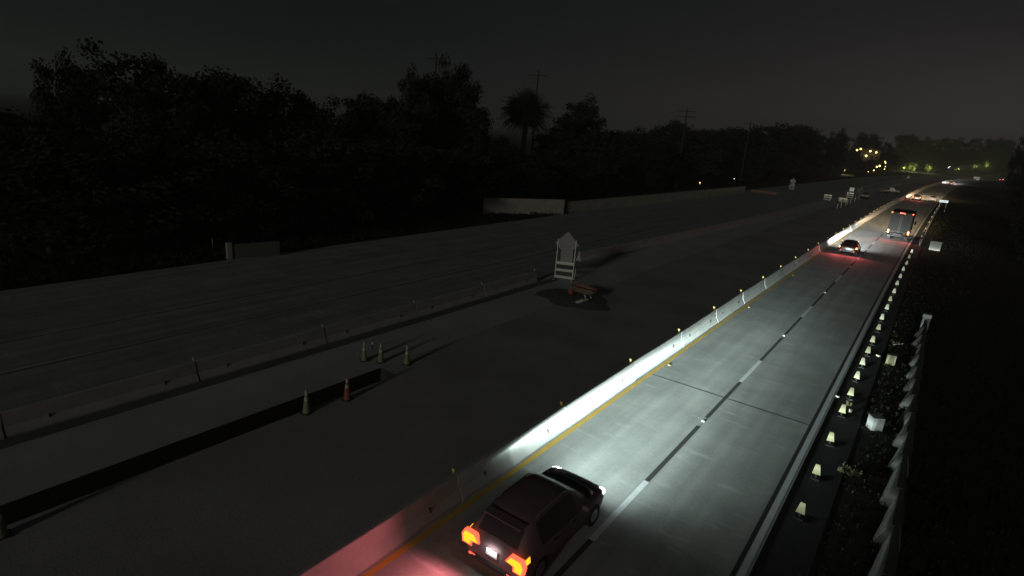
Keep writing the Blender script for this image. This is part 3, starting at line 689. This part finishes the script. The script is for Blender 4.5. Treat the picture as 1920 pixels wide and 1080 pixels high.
def pickup(p, rz, label, mt, name):
    t = thing(name, label, 'pickup', p, rz)
    MB().box((0, 2.7, .72), (1.9, 5.3, .62), bev=.08).build('body', mt, t)
    b = MB(); rows = [(2.1, .90, 1.02), (2.35, .74, 1.82), (3.5, .74, 1.82), (4.0, .88, 1.05)]
    vs = []
    for y, hw, z in rows: vs += [(-hw, y, z), (hw, y, z)]
    vs += [(-.9, 2.1, 1.0), (.9, 2.1, 1.0), (-.9, 4.0, 1.0), (.9, 4.0, 1.0)]
    b.add(vs, [(0, 1, 3, 2), (2, 3, 5, 4), (4, 5, 7, 6), (0, 2, 4, 6, 10, 8), (1, 9, 11, 7, 5, 3)]); b.build('cab', mt, t)
    MB().box((0, 2.20, 1.45), (1.35, .03, .45), rx=-.3).build('rear_window', M['glass'], t)
    MB().box((0, 1.05, 1.04), (1.6, 1.9, .06)).build('load_bed', M['plastic'], t); MB().box((0, .03, .98), (1.8, .05, .28)).build('tailgate', mt, t)
    for s in (-1, 1):
        MB().box((s*.86, .04, .85), (.12, .08, .3)).build('tail_lamp', M['plastic'], t)
        for y in (.95, 4.3): MB().cyl((s*.72, y, .38), (s*.97, y, .38), .38, n=18).build('wheel', M['tyre'], t)
    return t
pickup(G(1620, 374), .1, 'dark pickup standing among the far white tubes', M['paint_dark'], 'dark_pickup')
pickup(G(1651, 361.5), -.9, 'pale pickup parked askew right of the far white tubes', M['paint_silver'], 'pale_pickup')
b = MB(); a = G(1408, 360); c = G(1456, 366); v = c-a
t = thing('orange_beam', 'long orange-brown beam lying by the left road edge', 'beam', a, math.atan2(v.y, v.x)); L = v.length
for z, h, wd in ((.72, .06, .4), (.40, .6, .05), (.10, .06, .4)): MB().box((L/2, 0, z), (L, wd, h)).build('flange' if wd > .1 else 'web', M['rust'], t)
for x in (.1, .9): MB().box((L*x, 0, .035), (.2, .6, .07)).build('timber_block', M['wood'], t)
t = thing('hazard_triangle', 'tiny pale triangular sign beyond the pale pickup', 'sign', G(1702, 336.5), .2); MB().prism([(-.9, .5), (.9, .5), (0, 2.2)], -.02, .02).build('panel', M['signwhite'], t); MB().box((0, .05, .4), (.1, .06, .9)).build('post', M['steel'], t)
t = thing('attenuator', 'pale rounded barrier end at the far end of the bright row', 'barrier end', (-9.5+off(520), 520, 0)); MB().box((0, 0, 1.2), (3.6, 2.5, 2.3), bev=.4).build('shell', M['signwhite'], t); MB().box((0, -1.3, 1.0), (2.4, .1, .3)).build('stripe', M['plastic'], t)

# ------------------------------------------------------------------ walls on the left
def wall(name, a, c, h, th, mt, label, panels, post=True):
    a, c = Vector(a), Vector(c); v = c-a; L = v.length
    t = thing(name, label, 'wall', (a.x, a.y, -.05), math.atan2(v.y, v.x)); n = panels
    me = MB().box((L/n/2, 0, h/2), (L/n-.03, th, h)).mesh('panel', mt); cp = MB().box((L/n/2, 0, h+.04), (L/n-.02, th+.08, .08)).mesh('coping', mt)
    for k in range(n): inst(me, 'panel', t, (L*k/n, 0, 0)); inst(cp, 'coping', t, (L*k/n, 0, 0))
    return t
wall('pale_wall', (-46.3, 57, 0), (-40.6, 67.4, 0), 1.95, .2, M['blockwall'], 'pale garden wall half hidden by trees behind the ladder sign', 4)
wall('low_wall', (-40.9, 68.6, 0), (-37.6, 145, 0), 1.5, .3, M['lowwall'], 'long low grey-green wall along the left road edge', 16)
t = thing('end_block', 'short concrete end block at the left road edge beside the thin white stick', 'end block', (-40.7, 21.2, -.02), 1.35)
MB().box((1.6, 0, .55), (3.6, .25, 1.1), bev=.02).build('wing_wall', mat('dark_wing_wall', (.11, .105, .09), .9, .2, 3), t); MB().box((-.22, 0, .62), (.35, .40, 1.24), bev=.02).build('end_post', mat('end_post_concrete', (.26, .235, .21), .9, .2, 5), t)
p = G(399, 470, -.05); t = thing('white_stick', 'thin white marker stick at the far left road edge', 'marker', p); MB().cyl((0, 0, 0), (0, 0, .95), .035).build('stick', M['plastic'], t); MB().box((0, 0, .72), (.09, .03, .5)).build('white_band', M['reflw'], t)
p = G(1311, 349); t = thing('path_light', 'small glowing yellow path light on the far left', 'lamp', p)
MB().cyl((0, 0, 0), (0, 0, .5), .09).build('post', M['plastic'], t); MB().cyl((0, 0, .5), (0, 0, 1.05), .13).build('glow', M['lampwarm'], t); MB().cyl((0, 0, 1.05), (0, 0, 1.12), .2).build('cap', M['plastic'], t)
make_car('parked_car', 'pale parked car half hidden under the trees left of the small grey sign', (-48.5, 190, 0), 1.9, SED, M['paint_silver'], M['plastic'], dict(dim=1))

# ------------------------------------------------------------------ trees
ASP = 1.45
def crown_mesh(name, seed, m, clumps=120, per=120, leaf=.034, low=-1.0, asp=ASP):
    rr = random.Random(seed); v = []; f = []
    for c in range(clumps):
        while True:
            p = Vector((rr.uniform(-1, 1), rr.uniform(-1, 1), rr.uniform(low, 1)))
            pn = (abs(p.x)**2.4+abs(p.y)**2.4+abs(p.z)**2.8)**(1/2.5)
            if .30 < pn < .86: break
        p *= (.9+.16*rr.random()); cr = rr.uniform(.14, .26); p.z *= asp
        for i in range(per):
            d = Vector((rr.gauss(0, 1), rr.gauss(0, 1), rr.gauss(0, .8)))
            d = d.normalized()*cr*(rr.random()**.5)*1.05 if d.length > 0 else d
            q = p+d; s = leaf*rr.uniform(.6, 1.5)
            n = Vector((rr.gauss(0, 1), rr.gauss(0, 1), rr.gauss(0, 1))).normalized(); a = n.orthogonal().normalized(); b_ = n.cross(a)
            o = len(v); v += [tuple(q-a*s), tuple(q+b_*s*.6), tuple(q+a*s), tuple(q-b_*s*.6)]; f.append((o, o+1, o+2, o+3))
    me = bpy.data.meshes.new(name); me.from_pydata(v, [], f); me.materials.append(m); me.update(); return me
CR = [crown_mesh('crown_a', 1, M['leaf1']), crown_mesh('crown_b', 2, M['leaf2'], 100, 140, .036), crown_mesh('crown_c', 3, M['leaf1'], 140, 100, .032), crown_mesh('crown_d', 4, M['leaf2'], 85, 160, .036)]
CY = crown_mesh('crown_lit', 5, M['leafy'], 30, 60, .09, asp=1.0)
def trunk_mesh(seed, m, h=1.0):
    rr = random.Random(seed); b = MB()
    b.tube([(0, 0, 0), (.02, .01, .25*h), (-.02, .02, .5*h), (.03, 0, .8*h)], [.045, .036, .028, .016], 9)
    for i in range(7):
        z = rr.uniform(.25, .7)*h; a = rr.uniform(0, 6.28); L = rr.uniform(.18, .34)
        e = Vector((math.cos(a)*L, math.sin(a)*L, z+L*.9)); mid = Vector((math.cos(a)*L*.5, math.sin(a)*L*.5, z+L*.35))
        b.tube([(0, 0, z), tuple(mid), tuple(e)], [.02, .014, .006], 6)
    return b.mesh('trunk', m)
TR = [trunk_mesh(1, M['bark']), trunk_mesh(2, M['bark'])]; TRP = trunk_mesh(7, M['palebark'])
tn = [0]
def tree(px, ytop, X, wpx, label, low=.12, var=None, name='tree', trunk=None, Yd=None):
    """crown top on the sight line (px, ytop), standing at lateral position X"""
    p = PX(px, ytop, X) if Yd is None else PY(px, ytop, Yd)
    depth = (p-Vector((0, 0, CH))).dot(fw); wm = wpx/FPX*depth
    H = max(3.0, p.z+.3); z0 = H*low; k = tn[0]; tn[0] += 1
    t = thing(name, label, 'tree', (p.x, p.y, -.05), (k*2.39) % 6.28)
    ch = (H-z0)/2
    inst(CR[(k if var is None else var) % 4], 'crown', t, (0, 0, z0+ch), 0, (wm/2*1.28, wm/2*1.15, ch/ASP*1.04))
    inst(trunk or TR[k % 2], 'trunk', t, (0, 0, 0), 0, (H*.55, H*.55, H*.95))
    return t
T = [(-20, 200, -56, 170, 'low dark tree at the left edge left of the sky gap'),
     (115, 95, -60, 110, 'tall dark tree left of the highest left crown', .1), (225, 84, -58, 190, 'highest broad dark tree on the far left', .05),
     (330, 122, -56, 150, 'dark tree just right of the highest left crown'), (420, 128, -57, 170, 'broad dark tree in the middle of the left tree belt'), (520, 146, -56, 150, 'dark olive tree right of the middle of the left belt'),
     (600, 182, -55, 130, 'lower dark tree left of the pale forked trunk'), (700, 164, -57, 120, 'round dark tree left of the tallest tree', .1), (735, 200, -54, 110, 'dark tree between the round tree and the tallest tree'),
     (780, 124, -60, 85, 'tall dark tree with domed top next to the first pole', .1), (850, 108, -60, 115, 'tallest dark tree right of the first pole', .05), (812, 128, -64, 95, 'tall dark tree directly behind the first pole', .05), (880, 190, -58, 80, 'dark tree on the right flank of the tallest tree'),
     (1095, 178, -62, 90, 'round-topped dark tree right of the palm', .12), (1060, 235, -56, 110, 'low dark tree between palm and round-topped tree'), (925, 245, -56, 90, 'low dark tree between the tallest tree and the palm'),
     (1160, 243, -60, 100, 'low dark tree in the dip right of the round-topped tree'), (1215, 240, -58, 90, 'low dark tree left of the third pole'), (1265, 224, -58, 90, 'dark tree behind the third pole'),
     (1330, 236, -56, 95, 'dark tree between the third and fourth poles'), (1385, 240, -56, 80, 'dark tree left of the fourth pole'), (1450, 229, -55, 95, 'broad dark tree right of the fourth pole'), (1505, 232, -54, 80, 'dark tree left of the far round crown'), (1545, 250, -52, 60, 'low dark tree before the far round crown')]
for a in T: tree(*a)
# understorey filling the belt below the crowns
U = [(60, 300, -48, 260), (250, 310, -48, 260), (430, 320, -47, 240), (600, 310, -48, 200), (730, 320, -49, 180), (850, 325, -52, 170), (960, 330, -52, 150), (1090, 320, -53, 150), (1200, 310, -52, 130), (1300, 300, -51, 120), (1400, 295, -50, 110), (1490, 290, -48, 90)]
UL = ['leftmost', 'second', 'third', 'fourth', 'fifth', 'sixth', 'seventh', 'eighth', 'ninth', 'tenth', 'eleventh', 'rightmost']
for (px, y, X, wd), o_ in zip(U, UL):
    t = tree(px, y-60, X, wd, f'{o_} dark shrub of the undergrowth below the left tree belt', .0, name='shrub'); t['category'] = 'shrub'; t['group'] = 'undergrowth below the left tree belt'
tree(628, 255, -50, 60, 'thin tree with pale forked trunk in the left tree belt', .55, 1, trunk=TRP)
# far trees
F = [(1577, 240, 345, 34, 'far round dark crown left of the lit building'), (1628, 247, 540, 46, 'far broad dark tree above the lit building'), (1660, 262, 540, 30, 'far small dark tree right of the lit building'), (1705, 250, 660, 50, 'far leaning dark tree above the lit shrubs'),
     (1745, 256, 720, 34, 'far pointed dark tree right of the leaning one'), (1790, 256, 800, 50, 'far broad dark tree above the far small roof'), (1845, 254, 880, 44, 'far dark tree above the rightmost lit shrubs'), (1885, 258, 950, 50, 'far dark tree near the right edge'), (1938, 246, 230, 36, 'dark tree cut by the right edge')]
for px, y, Yd, wd, lb in F: tree(px, y, 0, wd, lb, .03, Yd=Yd)
for k, (px, y, Yd, wd) in enumerate(((1600, 280, 520, 60), (1650, 282, 560, 70), (1700, 280, 680, 70), (1750, 280, 740, 70), (1800, 282, 830, 80), (1860, 284, 900, 80), (1905, 280, 960, 70))):
    t = tree(px, y, 0, wd, f'far dark shrub mass, {ORD[k+1]} from the left below the far tree line', .0, Yd=Yd, name='far_shrub'); t['category'] = 'shrub'; t['group'] = 'far shrubs below the tree line'
for k, (px, y, Yd, wd) in enumerate(((1955, 335, 130, 70), (1948, 320, 200, 60), (1962, 290, 290, 60), (1975, 400, 90, 100))):
    t = tree(px, y, 0, wd, f'dark shrub on the right verge, {ORD[k+1]} of those by the right edge', .0, Yd=Yd, name='verge_shrub'); t['category'] = 'shrub'; t['group'] = 'shrubs on the right verge'
# date palm with a round crown
p = PX(1003, 300, -56); depth = (Vector((p.x, p.y, CH))-Vector((0, 0, CH))).dot(fw); c = PY(987, 205, p.y)
t = thing('palm_tree', 'palm tree with big round crown left of the second pole', 'tree', (c.x, c.y, -.05))
b = MB(); b.tube([(0, 0, 0), (.05, 0, c.z*.35), (0, .05, c.z*.7), (0, 0, c.z)], [.55, .42, .40, .55], 12); b.build('trunk', M['palebark'], t)
b = MB(); rr = random.Random(4); rad = 54/FPX*depth
for i in range(300):
    a = rr.uniform(0, 6.283); e = rr.uniform(-1.15, 1.5); L = rad*rr.uniform(.85, 1.08); pts = []
    for s in range(7):
        q = s/6; pts.append(Vector((math.cos(a)*math.cos(e)*L*q, math.sin(a)*math.cos(e)*L*q, math.sin(e)*L*.78*q-.22*L*q*q*max(0, math.cos(e))-.1)))
    sd = Vector((-math.sin(a), math.cos(a), 0)); vs = []; fs = []
    for s in range(6):
        for sg in (-1, 1):
            for u in (0, .5):
                p0 = pts[s].lerp(pts[s+1], u); tip = p0+(pts[s+1]-pts[s]).normalized()*.45+sd*sg*.55*(1.05-s/7)-Vector((0, 0, .25)); w_ = (pts[s+1]-pts[s])*.22
                k = len(vs); vs += [p0, p0+w_, tip]; fs.append((k, k+1, k+2))
    b.add(vs, fs); b.tube([tuple(q) for q in pts[::2]], [.05, .04, .025, .01], 4)
b.build('crown', M['leaf3'], t, (0, 0, c.z))
inst(CR[2], 'inner_fronds', t, (0, 0, c.z-.3), 0, (rad*.78, rad*.78, rad*.62/ASP))

# ------------------------------------------------------------------ utility poles
def pole(px, ytop, X, label, arm=3.4, two=False):
    p = PX(px, ytop, X); t = thing('utility_pole', label, 'utility pole', (p.x, p.y, -.05), .35, 'utility poles in the tree belt')
    MB().cyl((0, 0, 0), (0, 0, p.z), .20, .13, 10).build('pole', M['wood'], t)
    for z in ((p.z-.6, p.z-1.7) if two else (p.z-.8,)):
        MB().box((0, -.16, z), (arm, .12, .14)).build('crossarm', M['wood'], t)
        for x in (-.45, -.25, .25, .45): MB().lathe([(.05, 0), (.06, .1), (.03, .2)], 8, (x*arm, -.16, z+.07)).build('insulator', M['steel'], t)
pole(818, 98, -63, 'thin utility pole in front of the tallest tree', 2.6); pole(1010, 132, -62, 'utility pole with crossarm above the palm', 3.2); pole(1289, 203, -48, 'utility pole with two crossarms right of the middle', 4.2, True); pole(1408, 227, -46, 'far utility pole with short crossarm', 3.6)

# ------------------------------------------------------------------ far building, lamps and lit shrubs
BY = 470
def FP(px, py, Yd=BY): return PY(px, py, Yd)
a = FP(1606, 309); c = FP(1650, 296); t = thing('lit_building', 'far house with a row of yellow lamps under its eaves', 'building', (a.x, BY+4, -.05))
wd = FP(1648, 300).x-a.x; hh = FP(1628, 284).z
for k in range(2):
    MB().box((wd/2, 4, hh*(.25+.5*k)), (wd-k*1.2, 8, hh*.5-.02)).build('storey_wall', M['house'], t)
rf = MB().prism([(-.8, hh), (wd+.8, hh), (wd-1.5, hh+1.6), (1.5, hh+1.6)], -1.0, 9).build('roof', M['roof'], t)
MB().box((wd*.3, 5, hh+1.9), (.8, .8, 1.2)).build('chimney', M['house'], rf)
for k in range(4):
    for z in (.28, .74):
        wn = MB().box((wd*(.15+.23*k), -.02, hh*z), (1.1, .06, 1.3)).build('window', M['glass'], t); MB().box((wd*(.15+.23*k), -.06, hh*z-.7), (1.3, .12, .08)).build('sill', M['house'], wn)
for k, (px, y, wd) in enumerate(((1606, 292, 26), (1622, 300, 26), (1640, 297, 24))):
    t = tree(px, y, 0, wd, f'dark shrub in front of the lit building, {ORD[k+1]} from the left', .0, Yd=462, name='garden_shrub'); t['category'] = 'shrub'
lw = pt('house_lamp', (1.0, .80, .30), 60, .2)
def globe(px, py, Yd, label, r=.36, m='lampwarm', light=None, post=True):
    p = FP(px, py, Yd); t = thing('lamp', label, 'lamp', (p.x, p.y, p.z), 0, 'far lamps')
    MB().lathe([(r*.3, -r), (r*.85, -r*.5), (r, 0), (r*.85, r*.5), (r*.3, r)], 12).build('globe', M[m], t, smooth=True)
    if post: MB().cyl((0, 0, -p.z), (0, 0, -r), .05, n=6).build('post', M['wood'], t)
    else: MB().box((0, .5, r*.8), (.08, 1.0, .08)).build('bracket', M['steel'], t)
    if light: lamp(light, 'lamp_light', t, (0, -.7, -.1))
    return t
names = ['leftmost yellow lamp on the lit building', 'second yellow lamp on the lit building', 'third yellow lamp on the lit building', 'rightmost yellow lamp on the lit building']
for (px, py), lb in zip(((1607, 281.5), (1614, 279.5), (1632, 283.5), (1643, 285.7)), names): globe(px, py, BY+1.5, lb, .58, light=lw, post=False)
globe(1624, 292.3, BY, 'largest warm lamp below the row on the lit building', .66, light=lw, post=True)
for px, py, r, lb in ((1659.3, 303, .26, 'small warm lamp, upper of the pair right of the building'), (1660.3, 305.6, .26, 'small warm lamp, lower of the pair right of the building'), (1644, 312.8, .34, 'yellow lamp at the lower left of the bright lamp pair'), (1649.5, 311, .42, 'brightest yellow lamp low between building and road'), (1638.5, 319.4, .26, 'small yellow lamp close to the road bend'), (1660, 312.2, .18, 'tiny lamp right of the brightest yellow lamp'), (1658.5, 317, .2, 'tiny lamp below the tiny right lamp'), (1727, 288.3, .32, 'lone whitish lamp high in the far trees'), (1778, 294.3, .28, 'small lamp above the far small roof'), (1628, 322, .14, 'tiny pale lamp left above the road bend')):
    globe(px, py, 455 if px < 1700 else 760, lb, r*(1.35 if px < 1700 else 2.2), 'lampwarm' if px < 1700 else 'lampwhite', light=lw if px in (1649.5, 1638.5) else None)
ul = pt('shrub_light', (.95, .95, .40), 3600, .15)
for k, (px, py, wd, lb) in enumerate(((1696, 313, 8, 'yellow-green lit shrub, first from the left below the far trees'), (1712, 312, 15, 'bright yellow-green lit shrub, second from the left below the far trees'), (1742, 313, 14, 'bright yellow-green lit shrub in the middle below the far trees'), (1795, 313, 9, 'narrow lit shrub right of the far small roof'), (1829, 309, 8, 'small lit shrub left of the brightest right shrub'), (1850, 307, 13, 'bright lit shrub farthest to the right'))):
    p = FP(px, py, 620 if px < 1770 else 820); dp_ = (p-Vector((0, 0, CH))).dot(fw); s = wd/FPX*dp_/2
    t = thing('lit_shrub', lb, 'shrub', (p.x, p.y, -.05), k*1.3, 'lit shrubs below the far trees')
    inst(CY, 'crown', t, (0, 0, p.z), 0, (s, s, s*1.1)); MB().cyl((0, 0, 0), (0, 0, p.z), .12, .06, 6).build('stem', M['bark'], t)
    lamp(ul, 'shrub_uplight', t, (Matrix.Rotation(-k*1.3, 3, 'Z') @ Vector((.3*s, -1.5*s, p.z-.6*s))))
a = FP(1768, 303, 780); c = FP(1791, 304, 780)
t = thing('small_roof', 'far small pale-edged roof below the small lamp', 'building', (a.x, 780, -.05)); L = c.x-a.x
MB().box((L/2, 2, a.z*.5), (L*.9, 4, a.z-.2)).build('wall', M['house'], t); MB().box((L/2, 1.9, a.z), (L, 5, .35)).build('roof_edge', M['signwhite'], t)
for x in (.25, .6): MB().box((L*x, -.03, a.z*.5), (1.0, .06, 1.4)).build('window', M['glass'], t)
# lit driveway left of the bend
b = MB(); q = [G(1576, 331), G(1604, 331.5), G(1601, 328.5), G(1578, 326)]; b.add([(v.x, v.y, .02) for v in q], [(0, 1, 2, 3)]); struct(b.build('driveway', mat('pale_driveway', (.42, .38, .25), .8, .15, 1)))
p = G(1590, 328); lamp(pt('driveway_lamp', (1, .85, .4), 260, .1), 'driveway_light', globe(1584, 319, p.y, 'dim lamp over the pale driveway', .12, 'lampwarm'), (0, -.3, -.3))

# ------------------------------------------------------------------ thin night haze round everything
hz_ = MB().box((0, 780, 39), (3200, 2200, 84)).build('haze', None); hz_['kind'] = 'stuff'; hz_['label'] = 'thin night haze glowing round the lamps'
hm = bpy.data.materials.new('night_haze'); hm.use_nodes = True; ht = hm.node_tree
for n_ in list(ht.nodes): ht.nodes.remove(n_)
ho = nd(ht, 'ShaderNodeOutputMaterial'); hv = nd(ht, 'ShaderNodeVolumePrincipled'); ht.links.new(hv.outputs[0], ho.inputs['Volume'])
hv.inputs['Density'].default_value = 0.0008; hv.inputs['Color'].default_value = (.85, .85, .85, 1); hv.inputs['Anisotropy'].default_value = .3
hz_.data.materials.clear(); hz_.data.materials.append(hm)
# ------------------------------------------------------------------ ground cover
def cover(name, label, x0, x1, y0, y1, n, hmin, hmax, seed, m):
    rr = random.Random(seed); v = []; f = []
    for i in range(n):
        y = y0+(y1-y0)*rr.random()**1.6; x = x0+(x1-x0)*rr.random(); x += off(y); h = rr.uniform(hmin, hmax)
        for k in range(5):
            a = rr.uniform(0, 6.28); l = h*rr.uniform(.5, 1.1); wv = Vector((-math.sin(a), math.cos(a), 0))*l*.16; bse = Vector((x, y, -.06)); mid = bse+Vector((math.cos(a)*l*.4, math.sin(a)*l*.4, l*.8)); tip = bse+Vector((math.cos(a)*l, math.sin(a)*l, l*.75))
            o = len(v); v += [tuple(bse), tuple(mid-wv), tuple(tip), tuple(mid+wv)]; f.append((o, o+1, o+2, o+3))
    me = bpy.data.meshes.new(name); me.from_pydata(v, [], f); me.materials.append(m); me.update()
    o = bpy.data.objects.new(name, me); C.objects.link(o); o['kind'] = 'stuff'; o['label'] = label; o['category'] = 'plants'
cover('verge_plants', 'dark low plants covering the right verge', -.45, 16, 8, 150, 26000, .05, .20, 21, M['cover'])
cover('roadside_grass', 'dark rough grass along the left road edge', -52, -40.7, 5, 160, 9000, .15, .5, 22, M['cover'])
